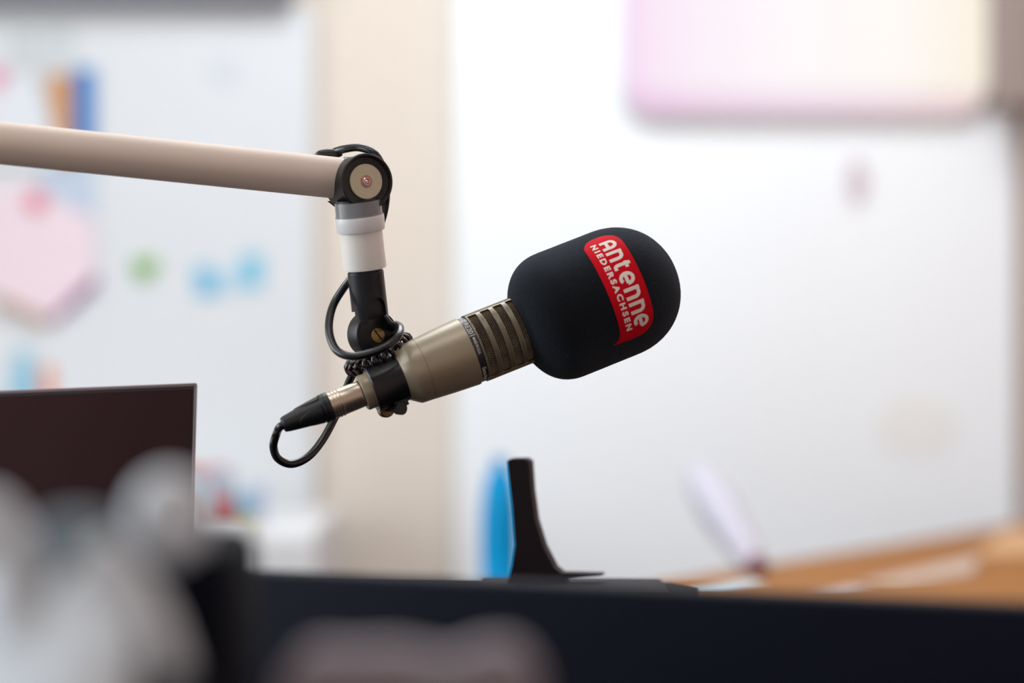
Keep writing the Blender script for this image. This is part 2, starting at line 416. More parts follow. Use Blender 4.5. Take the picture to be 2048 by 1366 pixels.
# ================================================================== WHITE CABINET + CLUTTER (left, far)
zc = P(500, 1062, 3.62).z
t = thing('cabinet', 'white cabinet under the pin-up board carrying colourful clutter', 'cabinet', (-0.9, 3.8, 0))
xr = P(632, 0, 3.62).x; xs = P(497, 0, 3.6).x
bm = bmesh.new(); box(bm, (-1.5, 3.62, 0), (xr, 4.12, zc), .003); obj('body', bm, M['cab'], t, smooth=False)
for x0, x1 in ((xs+.002, xr), (xs-.45, xs-.002), (xs-.91, xs-.454)):
    bm = bmesh.new(); box(bm, (x0, 3.60, 0.08), (x1, 3.6195, zc-.012), .002); d = obj('door', bm, M['cab'], t, smooth=False)
def clutter(name, label, cat, x0, y0, x1, y1, m, kind='box', Y=3.8, dep=.05):
    p0 = P(x0, y1, Y); p1 = P(x1, y0, Y); lo = Vector((p0.x, Y, zc)); hi = Vector((p1.x, Y+dep, zc+(p1.z-p0.z)))
    bm = bmesh.new()
    if kind == 'box': box(bm, lo, hi, .003)
    else:
        r = (p1.x-p0.x)/2; h = p1.z-p0.z
        lathe(bm, Vector(((p0.x+p1.x)/2, Y+dep/2, zc)), (0, 0, 1), [(0, r*.85), (h*.05, r*.9), (h, r), (h, r*.92), (h*.1, r*.8)], 32, closed=False)
    return tag(obj(name, bm, m), label, cat)
clutter('mug', 'red rimmed mug on the white cabinet, beside the dark monitor', 'mug', 372, 962, 462, 1062, paper('m1', (176, 196, 212)), 'cyl', dep=.08)
g = bpy.data.objects['mug']
bm = bmesh.new(); c = P(417, 966, 3.84); c.z = zc + (P(0, 962, 3.8).z-P(0, 1062, 3.8).z)
lathe(bm, c, (0, 0, 1), [(-.008, .0352), (.003, .0362), (.003, .030), (-.008, .030)], 32, closed=True); obj('rim', bm, paper('m2', (214, 110, 104)), g)
clutter('box', 'small red box in front of the mug on the white cabinet', 'box', 418, 1005, 462, 1062, paper('m3', (176, 84, 84)), Y=3.72)
clutter('box', 'teal blue box on the white cabinet right of the red box', 'box', 466, 1000, 496, 1062, paper('m4', (108, 168, 190)), Y=3.74)
clutter('box', 'lavender box at the right end of the clutter on the white cabinet', 'box', 498, 985, 524, 1062, paper('m5', (160, 172, 200)), Y=3.74)
clutter('box', 'low yellow-green box at the front edge of the white cabinet', 'box', 470, 1040, 512, 1062, paper('m6', (176, 168, 110)), Y=3.66, dep=.03)
clutter('box', 'grey-brown box right beside the dark monitor edge on the white cabinet', 'box', 372, 1020, 412, 1062, paper('m7', (168, 140, 136)), Y=3.68, dep=.03)

# ================================================================== OAK TABLE (right, far)
zt = EZ-.30
c0, c1 = Vector((.02, 2.776, zt)), Vector((.862, 4.022, zt))
dv = (c1-c0).normalized(); nv = Vector((dv.y, -dv.x, 0))
corners = [c0, c1, Vector((.87, 3.9, zt)), Vector((.87, 2.3, zt)), Vector((.42, 2.3, zt))]
t = thing('table', 'oak-coloured table in the right corner, blurred behind the black front panel', 'table', (.6, 2.9, 0))
bm = bmesh.new(); prism(bm, corners, Vector((0, 0, -.035))); obj('tabletop', bm, M['wood'], t, smooth=False)
for q in ((.16, 2.8), (.80, 3.75), (.80, 2.42), (.46, 2.42)):
    bm = bmesh.new(); box(bm, (q[0]-.022, q[1]-.022, 0), (q[0]+.022, q[1]+.022, zt-.035), .002); obj('leg', bm, M['wood'], t, smooth=False)
def on_table(px, py):  # point of the table top seen at a pixel
    Y = (EZ-zt)/((py-683)/F); q = P(px, py, Y); return q
def flat_on(name, label, cat, pix, m, th=.002, lift=0.0):
    bm = bmesh.new(); prism(bm, [on_table(x, y)+Vector((0, 0, lift+.0005)) for x, y in pix], Vector((0, 0, th)))
    return tag(obj(name, bm, m, smooth=False), label, cat)
flat_on('paper_sheet', 'long beige-grey paper lying across the oak table', 'paper', [(1715, 1170), (1960, 1112), (1945, 1150), (1800, 1172)], paper('t1', (176, 156, 140)))
flat_on('paper_sheet', 'small grey paper near the front of the oak table', 'paper', [(1620, 1196), (1700, 1176), (1745, 1180), (1690, 1196)], paper('t2', (176, 160, 156)))
flat_on('paper_sheet', 'pale teal paper at the left tip of the oak table', 'paper', [(1330, 1200), (1500, 1166), (1530, 1172), (1450, 1196)], paper('t3', (196, 214, 222)))
flat_on('place_mat', 'light tan mat at the right picture edge on the oak table', 'mat', [(1950, 1115), (2010, 1062), (2100, 1052), (2100, 1112)], paper('t4', (196, 152, 108)))
# lavender pen-like bottle leaning on the board at the end of the table
q0 = on_table(1522, 1152); q1 = q0 + Vector((-.068, .25, .125))
t = thing('bottle', 'slim lavender-grey bottle with dark red base, leaning before the whiteboard above the oak table', 'bottle', q0)
ax = (q1-q0); Lb = ax.length
bm = bmesh.new(); lathe(bm, q0, ax, [(0.02, .012), (.04, .018), (Lb*.6, .030), (Lb*.85, .024), (Lb, .010)], 32); obj('body', bm, M['lav'], t)
bm = bmesh.new(); lathe(bm, q0+Vector((0, 0, .008)), ax, [(0, .011), (.022, .0115)], 32); obj('cap', bm, paper('t5', (120, 70, 84)), t, label='dark red cap')
# low shelf with the cyan bottle
zs = EZ-.340
t = thing('side_table', 'low pale side table behind the console holding the cyan bottle', 'table', (-.01, 3.3, 0))
bm = bmesh.new(); box(bm, (-.075, 3.18, zs-.02), (.06, 3.42, zs), .002); obj('tabletop', bm, M['cab'], t, smooth=False)
for x in (-.06, .045):
    for y in (3.195, 3.405):
        bm = bmesh.new(); box(bm, (x-.01, y-.01, 0), (x+.01, y+.01, zs-.02)); obj('leg', bm, M['cab'], t, smooth=False)
c = P(1000, 1050, 3.3)
t = thing('bottle', 'bright cyan bottle behind the dark brown upright', 'bottle', (c.x, 3.3, zs))
h = P(0, 915, 3.3).z-zs
bm = bmesh.new(); lathe(bm, Vector((c.x, 3.3, zs)), (0, 0, 1), [(0, .020), (.004, .025), (h*.35, .027), (h*.6, .026), (h*.82, .021), (h*.9, .014), (h*.9, .001)], 40); obj('body', bm, M['cyan'], t)
bm = bmesh.new(); lathe(bm, Vector((c.x, 3.3, zs+h*.9)), (0, 0, 1), [(0, .011), (h*.08, .011), (h*.1, .009)], 32); obj('cap', bm, M['cyan'], t)

# ================================================================== DESK
ZD = .73
t = thing('desk', 'dark studio desk under the microphone with raised equipment bridge', 'desk', (0, 1.4, 0))
bm = bmesh.new(); box(bm, (-.95, .70, ZD-.03), (.80, 2.20, ZD), .003); obj('desktop', bm, M['desk'], t, smooth=False)
for x in (-.90, .75):
    for y in (.76, 2.14):
        bm = bmesh.new(); box(bm, (x-.03, y-.03, 0), (x+.03, y+.03, ZD-.03), .003); obj('leg', bm, M['desk'], t, smooth=False)
# meter bridge behind the front panel: top just visible past the panel's edge
zb = EZ-.207
q = P(1395, 1180, 2.03)
bm = bmesh.new(); prism(bm, [Vector((-.21, 1.60, ZD)), Vector((.11, 1.60, ZD)), Vector((q.x, 2.02, ZD)), Vector((q.x-.02, 2.07, ZD)), Vector((-.21, 2.09, ZD))], Vector((0, 0, zb-ZD)))
obj('bridge', bm, M['bridge'], t, smooth=False)
bm = bmesh.new(); box(bm, (-.46, .80, EZ-.21-.02), (.16, 1.24, EZ-.21), .003); obj('shelf', bm, M['desk'], t, smooth=False)
for x in (-.44, .14):
    bm = bmesh.new(); box(bm, (x-.012, .82, ZD), (x+.012, 1.22, EZ-.23), .002); obj('shelf_support', bm, M['desk'], t, smooth=False)
ZS = EZ-.21

# dark brown upright on the bridge
Yu = 2.0
outl = [(1014, 921), (1022, 917), (1050, 917), (1058, 923), (1062, 980), (1070, 1040), (1086, 1092), (1108, 1135), (1122, 1146), (1200, 1148), (1204, 1152), (1130, 1158),
        (1130, 1190), (1010, 1190), (1024, 1130), (1030, 1090), (1024, 1010), (1018, 960)]
t = thing('stand', 'dark brown curved upright bracket standing on the desk bridge in front of the cyan bottle', 'stand', P(1070, 1180, Yu))
zshift = zb - P(0, 1190, Yu).z
bm = bmesh.new(); prism(bm, [P(x, y, Yu)+Vector((0, 0, max(0, zshift) if y > 1180 else 0)) for x, y in outl], Vector((.004, .02, 0)))
obj('upright', bm, M['stem'], t, smooth=False, mods=(('BEVEL', dict(width=.002, segments=3, limit_method='ANGLE')),))
bm = bmesh.new(); pb = P(1185, 0, Yu); box(bm, (P(960, 0, Yu).x, 1.93, zb+.0003), (P(1330, 0, Yu).x, 2.05, zb+.006), .002); obj('base_plate', bm, M['stem'], t, smooth=False)

# front panel: back of a low wide monitor
A0 = Vector(((360-1024)/F*1.50, 1.50, 0)); A1 = Vector((.33, 1.275, 0))
zp = EZ-.1415
t = thing('monitor', 'wide navy-black monitor shell across the bottom foreground', 'monitor', ((A0+A1)/2+Vector((0, 0, ZD))))
d_ = (A1-A0).normalized(); n_ = Vector((d_.y, -d_.x, 0)); up = Vector((0, 0, 1))
bm = bmesh.new(); obox(bm, (A0+A1)/2+Vector((0, 0, (zp+ZD+.05)/2))-n_*.012, d_, -n_, up, (A1-A0).length/2, .012, (zp-ZD-.05)/2, .004)
obj('shell', bm, M['navy'], t)
bm = bmesh.new(); obox(bm, (A0+A1)/2+Vector((0, 0, ZD+.05))-n_*.030, d_, -n_, up, .03, .006, .049, .002); obj('stand_neck', bm, M['navy'], t)
bm = bmesh.new(); obox(bm, (A0+A1)/2+Vector((0, 0, ZD+.004))-n_*.012, d_, -n_, up, .10, .06, .0038, .002); obj('stand_foot', bm, M['navy'], t)

# ================================================================== LEFT MONITOR
tr = P(393, 766, 1.925); tl = tr+Vector((-1, .19, -.042))
ex = (tl-tr).normalized()      # towards the left
bk = Vector((0, .22, 1)).normalized()     # screen "up", leaning back
bk = (bk - ex*bk.dot(ex)).normalized()
fn = ex.cross(bk).normalized()
if fn.y > 0: fn = -fn
Hm = .235
def mon(u0, u1, v0, v1, d0, d1, bev=.0):  # u along left, v down, d out of the screen
    bm = bmesh.new(); o = tr+ex*(u0+u1)/2-bk*(v0+v1)/2+fn*(d0+d1)/2
    obox(bm, o, ex, fn, bk, abs(u1-u0)/2, abs(d1-d0)/2, abs(v1-v0)/2, bev); return bm
t = thing('monitor', 'switched-off monitor with dark brown screen at the left picture edge', 'monitor', Vector((tr.x-.30, 1.86, ZD)))
obj('housing', mon(0.0004, .5996, 0.0004, Hm, -.0045, -.002, .0008), M['bezel'], t)
obj('back_cover', mon(0.06, .54, 0.05, Hm-.02, -.026, -.0045, .004), M['bezel'], t)
bm = mon(.0, .60, 0, .0030, -.002, .0012, .0006); obj('frame', bm, M['bezel'], t)
bm = mon(.0, .0012, .0008, Hm, -.002, .0012, .0004); obj('frame', bm, M['bezel'], t)
obj('gasket', mon(.0012, .599, .0030, Hm-.001, -.002, .0004), M['gasket'], t)
obj('screen', mon(.0034, .597, .0048, Hm-.003, -.0018, .0009), M['screen'], t)
mc = tr+ex*.30-bk*.18-fn*.03
bm = bmesh.new(); box(bm, (mc.x-.03, mc.y-.012, ZD+.008), (mc.x+.03, mc.y+.012, mc.z+.03), .003); obj('stand_neck', bm, M['bezel'], t)
bm = bmesh.new(); box(bm, (mc.x-.11, mc.y-.09, ZD+.0003), (mc.x+.11, mc.y+.07, ZD+.0085), .003); obj('stand_foot', bm, M['bezel'], t)

# ================================================================== BLACK SPEAKER + HEADPHONES + POUCH (near foreground)
t = thing('speaker', 'small black cabinet speaker, blurred in the lower left foreground', 'speaker', (P(360, 0, 1.12).x, 1.14, ZS))
x0, x1, zz = P(236, 0, 1.08).x, P(462, 0, 1.08).x, P(0, 1092, 1.08).z
bm = bmesh.new(); box(bm, (x0, 1.08, ZS+.0003), (x1, 1.20, zz), .010); obj('cabinet', bm, M['black_case'], t)
bm = bmesh.new(); lathe(bm, Vector(((x0+x1)/2, 1.0799, ZS+.05)), (0, -1, 0), [(0, .019), (.002, .019), (.002, .015), (-.003, .004), (-.003, 0)], 32); obj('driver', bm, M['black_soft'], t)
t = thing('headphones', 'pale blue-grey headphones lying in the bottom left foreground', 'headphones', (P(60, 0, .95).x, .95, ZS))
def blob(c, ax, rx, th, m, name, sq=1.0):
    bm = bmesh.new(); prof = []
    for i in range(9):
        a_ = PI*i/8; prof.append((-th*math.cos(a_), max(1e-7, rx*math.sin(a_)**.55)))
    lathe(bm, c, ax, prof, 40, rfun=(lambda s, tt, r: r*(1.0+(sq-1)*abs(math.cos(tt)))))
    return obj(name, bm, m, t)
Yh = .93
blob(P(-30, 1420, Yh), (-.5, -.75, .55), .070, .016, M['silver'], 'ear_cup')
blob(P(165, 1190, Yh+.03), (.8, -.5, .25), .034, .018, M['silver_dark'], 'ear_cushion')
blob(P(340, 1036, Yh+.05), (.5, -1, .05), .0165, .010, M['silver'], 'ear_cup', 1.15)
bm = bmesh.new(); sweep(bm, catmull([P(185, 1085, Yh), P(215, 1125, Yh), P(250, 1180, Yh), P(300, 1250, Yh), P(350, 1350, Yh)], 10), lambda u: .0085*(.75+.5*math.sin(PI*u)), 20); obj('headband_pad', bm, M['silver'], t)
bm = bmesh.new(); sweep(bm, catmull([P(-90, 1060, Yh), P(-30, 1040, Yh), P(10, 1090, Yh), P(30, 1150, Yh), P(40, 1260, Yh), P(80, 1400, Yh)], 10), .0105, 20); obj('headband', bm, M['silver'], t)
bm = bmesh.new(); sweep(bm, catmull([P(350, 1050, Yh+.05), P(420, 1078, Yh+.05), P(440, 1095, Yh+.05)], 10), .0022, 16); obj('yoke', bm, M['silver_dark'], t)

# mauve grey folded cloth pouch
Yp = .93
t_o = []
outl = [(560, 1480), (565, 1360), (600, 1312), (650, 1300), (700, 1304), (760, 1300), (800, 1302), (850, 1312), (900, 1318), (950, 1300), (1010, 1294), (1050, 1310), (1080, 1360), (1090, 1480)]
low = [P(x, y, Yp) for x, y in outl]
low[0].z = ZS+.0004; low[-1].z = ZS+.0004
pts = catmull(low[1:-1], 4); pts = [low[0]]+pts+[low[-1]]
bm = bmesh.new(); prism(bm, pts, Vector((0, .03, 0)))
tag(obj('pouch', bm, M['mauve'], mods=(('BEVEL', dict(width=.006, segments=3, limit_method='ANGLE')),)), 'mauve-grey soft cloth pouch with bumpy top in the bottom foreground', 'pouch')

# ================================================================== MICROPHONE
BETA, TH = math.radians(21.7), math.radians(12)
A = Vector((math.cos(BETA)*math.cos(TH), math.sin(TH), math.sin(BETA)*math.cos(TH)))
V = Vector((math.sin(BETA), 0, -math.cos(BETA)))
N = Vector((math.sin(TH)*math.cos(BETA), -math.cos(TH), math.sin(TH)*math.sin(BETA)))
O = P(943.3, 700)
CT = math.cos(TH)
def mlathe(prof, seg=96, **k):   # profile in photo pixels along the picture axis t
    bm = bmesh.new(); lathe(bm, O, A, [(s/CT*K, r*K) for s, r in prof], seg, ref=N, **k); return bm
def MP(s, phi, r):      # point: s along axis (px, 3-D), phi from the camera-facing line downwards, r px
    return O + A*(s*K) + (N*math.cos(phi)+V*math.sin(phi))*(r*K)

mic = thing('microphone', 'tan broadcast microphone with black foam windscreen hanging from the boom arm', 'microphone', O)
obj('body', mlathe([(-215, 34), (-215, 40), (-151, 40), (-150, 46), (-148.5, 48), (-131, 60.6), (-128, 62), (-104.6, 63.6), (-104.2, 62.7), (-103.4, 62.7), (-103, 63.8),
                    (-60, 67.2), (-11, 70.2), (-8.5, 70), (-7.5, 69), (-7.2, 66), (-7.2, 50)]), M['tan'], mic)
obj('rear_cap', mlathe([(-214, 36), (-229, 36), (-232, 34.5), (-233, 32), (-233, 27.5), (-214, 27.5)], closed=True), M['tan'], mic)
bnd = obj('model_band', mlathe([(-7.2, 60), (-7.2, 67.4), (6.8, 67.4), (6.8, 60)], closed=True), M['band'], mic, label='charcoal band with white lettering')
def on_band(x, y, h): return MP((y)/CT, x/67.4, 67.5+h)
def band_text(s, x0, x1, y0, y1, off=0.0, sp=1.0):
    bm = flat_from_text(s, 10, off, sp); fit(bm, x0, x1, y0, y1); gridcut(bm, 4, 100); wrap(bm, on_band, .35)
    return obj('lettering', bm, M['white_print'], bnd, smooth=False)
band_text('Variable-D', -100, -66, -5, 4.5)
band_text('RE20', -61, -31, -5, 5)
band_text('|', -27.5, -26, -6, 6)
band_text('MADE IN U.S.A.', -22, 14, -2.6, 3.2, .12)
band_text('Electro-Voice', 44, 86, -4, 4)

# slotted grille
def grille():
    s_edges = [6.8]
    for k in range(5): s_edges += [10.5+27*k, 27.8+27*k]
    s_edges += [152]
    da = 134/40; angs = []
    a_ = -67.0
    for i in range(41): angs.append(-67+da*i)
    for i in range(1, 14): angs.append(67+46/13*i)      # post
    for i in range(1, 41): angs.append(113+da*i)
    for i in range(1, 13): angs.append(247+46/13*i)
    n = len(angs); bm = bmesh.new(); grid = []
    for s in s_edges: grid.append([bm.verts.new(MP(s/CT, math.radians(a_), 70.0)) for a_ in angs])
    for j in range(len(s_edges)-1):
        slot = (j % 2 == 1)
        for i in range(n):
            ac = angs[i]+1
            if slot and (-67.1 < ac < 66.9 or 112.9 < ac < 246.9): continue
            i2 = (i+1) % n
            bm.faces.new((grid[j][i], grid[j][i2], grid[j+1][i2], grid[j+1][i]))
    return bm
g = grille()
bmesh.ops.solidify(g, geom=g.faces[:], thickness=4.2*K)
# make sure the shell grows inwards
rs = [((v.co-O)-A*((v.co-O).dot(A))).length/K for v in g.verts]
if max(rs) > 71:
    for v in g.verts:
        ra = (v.co-O)-A*((v.co-O).dot(A)); rr = ra.length/K
        v.co -= ra.normalized()*((4.2)*K)
obj('grille', g, M['tan'], mic, mods=(('BEVEL', dict(width=.0004, segments=2, limit_method='ANGLE', angle_limit=math.radians(50))),))
# woven wire screen behind the slots: staggered cells turned into wires
bm = bmesh.new(); nr = 96; ps = 3.9; rows = int(142/ps)
def wv(j, i2, cache={}):
    key = (j, i2 % (2*nr))
    if key not in cache: cache[key] = bm.verts.new(MP((8+j*ps)/CT, 2*PI*key[1]/(2*nr), 63.6))
    return cache[key]
for j in range(rows):
    for i in range(nr):
        o_ = 2*i+(j % 2)
        bm.faces.new((wv(j, o_), wv(j, o_+1), wv(j, o_+2), wv(j+1, o_+2), wv(j+1, o_+1), wv(j+1, o_)))
obj('wire_screen', bm, M['tan_wire'], mic, smooth=False, mods=(('WIREFRAME', dict(thickness=1.35*K, use_even_offset=False, use_replace=True)),))
obj('inner_foam', mlathe([(8, 60), (150, 60)]), M['core'], mic)

# windscreen
S0, S1, R = 198.0, 315.0, 132.6
def foam_r(s):
    if s < S0:
        x = min(1, (S0-s)/97.0); return R*(1-x**2.35)**(1/2.35)
    if s > S1:
        x = min(1, (s-S1)/134.5); return R*(1-x**2.12)**(1/2.12)
    return R
prof = [(112, 66), (106, 68.5)]
for i in range(0, 40):
    a_ = PI/2*i/40; s = S0-97*math.cos(a_)
    if foam_r(s) > 74: prof.append((s, foam_r(s)))
for i in range(8): prof.append((S0+(S1-S0)*i/8, R))
for i in range(0, 48):
    a_ = PI/2*i/48; s = S1+134.5*math.sin(a_); prof.append((s, foam_r(s)))
prof.append((S1+134.5, 0.01))
bm = bmesh.new(); lathe(bm, O, A, [(s*K, r*K) for s, r in prof], 192, ref=N)
rnd = random.Random(3)
for v in bm.verts:      # slight irregularity of the flocked foam
    ra = v.co-O; v.co += ra.normalized()*(rnd.uniform(-.35, .35)*K)
ws = obj('windscreen', bm, M['foam'], mic, angle=60, label='navy-black flocked foam windscreen')
def on_foam(x, y, h):   # x arc length downwards, y = s
    r = foam_r(y); dr = (foam_r(y+.5)-foam_r(y-.5))
    nr_ = 1/math.sqrt(1+dr*dr)
    return MP(y-dr*nr_*h, x/R, r+nr_*h)
patch = [(-112, 269.5), (-122, 273), (-132, 281), (-138, 292), (-140, 304), (-139, 318), (-134, 331), (-125, 341), (-112, 346.5), (-95, 348), (-40, 348.5), (20, 348.5), (62, 347.5),
         (78, 345), (91, 339), (101, 329), (107, 316), (109, 302), (109, 285), (108, 268), (107, 252), (102, 260), (96, 265.5), (88, 268.5), (76, 270), (30, 270), (-40, 269), (-90, 269)]
pv = [Vector((x, y, 0)) for x, y in patch]; pc = catmull(pv, 4, True)
def outline(pts):
    bm = bmesh.new(); vs = [bm.verts.new(p_) for p_ in pts]; bm.faces.new(vs); return bm
bm = outline(pc); gridcut(bm, 5, 5); wrap(bm, on_foam, .7)
obj('logo_patch', bm, M['red'], ws, label='red patch')
# rounded fat letters of the big word, unit box 1 x 1
def arc(cx, cy, rx, ry, a0, a1, n=10): return [(cx+rx*math.cos(math.radians(a0+(a1-a0)*i/n)), cy+ry*math.sin(math.radians(a0+(a1-a0)*i/n))) for i in range(n+1)]
g_n = [[(.14, 0), (.14, 1.0)], [(.14, .87), (.44, .87)] + arc(.50, .57, .36, .30, 90, 0, 9) + [(.86, 0)]]
g_A = [[(.10, 0), (.10, .55)] + arc(.48, .55, .38, .33, 180, 0, 12) + [(.86, .4), (.86, 0)], [(.10, .38), (.86, .38)]]
g_e = [[(.12, .47), (.88, .47)], arc(.49, .50, .41, .38, -9, 303, 24)]
g_t = [[(.30, 1.12), (.30, .34)] + arc(.56, .34, .26, .22, 180, 270, 6) + [(.86, .12)], [(0, .84), (.84, .84)]]
TX0, TX1, TY0, TY1 = -118.0, 90.0, 301.5, 334.5
ws_l = [('A', g_A, 1.0), ('n', g_n, .95), ('t', g_t, .68), ('e', g_e, 1.0), ('n', g_n, .95), ('n', g_n, .95), ('e', g_e, 1.0)]
wt = sum(x[2] for x in ws_l); gap = 6.2; unit = (TX1-TX0-gap*6-7)/wt; x = TX0+3.0
for ch, gl, wd in ws_l:
    bm = bmesh.new()
    strokes(bm, gl, x, TY0, unit*wd, TY1-TY0, 7.3)
    gridcut(bm, 4, 6); wrap(bm, on_foam, 1.0 + random.random()*.02)
    obj('lettering', bm, M['white_flock'], ws, smooth=False)
    x += unit*wd+gap
bm = flat_from_text('NIEDERSACHSEN', 10, .46, 1.4); fit(bm, -118, 85, 283.5, 296.5); gridcut(bm, 4, 100); wrap(bm, on_foam, 1.0)
obj('lettering', bm, M['white_flock'], ws, smooth=False)

# ================================================================== BOOM ARM
arm = thing('boom_arm', 'champagne-coloured microphone boom arm reaching in from the left with black joints', 'boom arm', Vector((-.66, 1.76, ZD)))
J = P(733, 362)                                    # pivot
ph = math.radians(28)
n1 = Vector((math.sin(ph), -math.cos(ph), 0))      # axis of the joint face, towards camera and right
Jc = P(722, 361, 1.868)
e0 = P(0, 286, 1.80); dirA = (e0-Jc).normalized()
end = Jc+dirA*((Jc.x+.66)/abs(dirA.x))
bm = bmesh.new(); lathe(bm, Jc, dirA, [(10*K, 40*K), (10*K, 41.5*K), (200*K, 41.5*K), ((end-Jc).length, 41.5*K)], 96); obj('arm_tube', bm, M['arm'], arm)
bm = bmesh.new(); lathe(bm, Vector((end.x, end.y, ZD)), (0, 0, 1), [(0, .05), (.012, .05), (.014, .020), (end.z-ZD+.03, .020)], 48); obj('riser_pole', bm, M['arm'], arm)
# housing
def nl(o, n, prof, seg=80, **k):
    bm = bmesh.new(); lathe(bm, o, n, [(s*K, r*K) for s, r in prof], seg, **k); return bm
Jf = P(733, 363, 1.845)
obj('pivot_housing', nl(Jf, n1, [(-92, 20), (-92, 50), (-88, 53), (-6, 53), (-4, 55.5), (0, 56.2), (3, 55.8), (4.5, 54), (4.0, 51.5), (1.5, 50), (-3, 48.5), (-4, 46), (-4, 1)], 96), M['black'], arm)
obj('pivot_disc', nl(Jf, n1, [(-5, 35), (-1.6, 35), (-.6, 34.3), (-.6, 12.5), (-2, 12), (-2, 1)], 64), M['disc'], arm, label='aged ivory disc')
for q in ((36.5, 90), (36.5, -92)):
    c_ = Jf+(Vector((math.cos(ph), math.sin(ph), 0))*math.cos(math.radians(q[1]))+Vector((0, 0, 1))*math.sin(math.radians(q[1])))*q[0]*K*1.15
    obj('rivet', nl(c_, n1, [(-6, 2.6), (-2.6, 2.6), (-2.2, 2), (-2.2, .1)], 16), M['black'], arm)
b_ = obj('pivot_bolt', nl(Jf, n1, [(-3, 8.2), (1.2, 8.2), (2.0, 7.4), (2.0, 6.0), (-.5, 5.6), (1.0, 4.5), (2.6, 3), (3.0, .1)], 32), M['chrome'], arm, label='steel bolt')
obj('thread_seal', nl(Jf, n1, [(-1.5, 12), (.6, 12), (.9, 10), (.4, 8.4), (-1.5, 8.4)], 6, closed=True), M['pinkpaint'], b_, label='pink painted hexagon round the bolt')
# back strap of the housing that wraps over the tube
obj('housing_collar', nl(Jc-dirA*0, dirA, [(2, 30), (2, 44), (36, 44), (40, 42), (40, 30)], 64), M['black'], arm)
# cable clips on top / under tube
bm = bmesh.new(); sweep(bm, [P(631+54*i/16, 309-2.2*math.sin(PI*i/16), 1.88) for i in range(17)], lambda u: 9.5*K*max(.05, 1-abs(2*u-1)**2.6)**.5, 20); obj('cable_clip', bm, M['black'], arm)
bm = bmesh.new(); prism(bm, [P(654, 402, 1.87), P(690, 402, 1.87), P(690, 424, 1.87), P(672, 416, 1.87)], Vector((0, .02, 0))); obj('cable_clip', bm, M['black'], arm, smooth=False)

# drop post:  axis from collar down to the knuckle
T0 = P(718.5, 432, 1.856); T1 = P(739.5, 620, 1.868)
dp = (T1-T0).normalized()
def post(prof, m, name, seg=80, **k): return obj(name, nl(T0, dp, prof, seg), m, arm, **k)
post([(-34, 10), (-34, 42), (-2, 42.5), (-2, 10)], M['graphite'], 'swivel_plug')
post([(-30, 43.4), (-30, 46), (0, 47), (0, 43.4)], M['sleeve'], 'clear_sleeve', label='clear plastic sleeve')
post([(0, 44), (0, 49.0), (4, 49.6), (27, 48.8), (30, 47.8), (31, 44), (31, 43.2), (0, 43.2)], M['frost'], 'frosted_collar', label='frosted translucent collar')
post([(2, 20), (2, 42.8), (104, 43.2), (106.5, 42.6), (107, 41), (107, 20)], M['white_plastic'], 'post_tube', label='white plastic tube')
# swivel fork: graphite cylinder with an arched flat cut
ph2 = math.radians(30); n2 = Vector((math.sin(ph2), -math.cos(ph2), 0)); n2 = (n2-dp*n2.dot(dp)).normalized(); s2 = dp.cross(n2)
bmA = bmesh.new(); lathe(bmA, T0, dp, [(103*K, 34*K), (112*K, 34*K), (112.01*K, 35.4*K), (114*K, 36.4*K), (212*K, 36.4*K)], 96)
cut = bmesh.new()
pts = [T0+dp*((185-22*math.cos(a_))*K)+s2*(20.5*math.sin(a_)*K)+n2*(21*K) for a_ in [math.radians(x) for x in range(-90, 91, 9)]]
pts += [T0+dp*(230*K)+s2*(20.5*K)+n2*(21*K), T0+dp*(230*K)-s2*(20.5*K)+n2*(21*K)]
prism(cut, pts, n2*(30*K))
cut2 = bmesh.new(); obox(cut2, T0+dp*(205*K)-Vector((1, 0, 0))*(36*K)+Vector((0, -.3, 0))*0, dp, dp.cross(Vector((0, 1, 0))).normalized(), Vector((0, 1, 0)), 10*K, 7*K, 60*K)
fork = obj('swivel_fork', boolean(bmA, [cut, cut2]), M['graphite'], arm, angle=25)
# square emblem on the fork
ph3 = math.radians(17); n3 = Vector((math.sin(ph3), -math.cos(ph3), 0)); n3 = (n3-dp*n3.dot(dp)).normalized(); s3 = n3.cross(dp)
if s3.x < 0: s3 = -s3
bm = bmesh.new()
gl = [[(0, 0), (1, 0), (1, 1), (0, 1), (0, 0), (.5, 0)], [(.06, -.1), (1.12, -.1)], [(.28, .2), (.42, .2), (.55, .72)], [(.42, .45), (.55, .45)], [(.6, .72), (.86, .72), (.86, .2), (.62, .2)], [(.62, .47), (.84, .47)], [(.12, .12), (.12, .88), (.45, .88)]]
strokes(bm, gl, -14, -14, 28, 28, 1.3)
gridcut(bm, 4, 100)
def on_fork(x, y, h):
    a_ = x/36.4; return T0+dp*((134-y)*K)+(n3*math.cos(a_)+s3*math.sin(a_))*((36.35+h)*K)
wrap(bm, on_fork, .5); obj('emblem', bm, M['graphite'], fork, smooth=False)

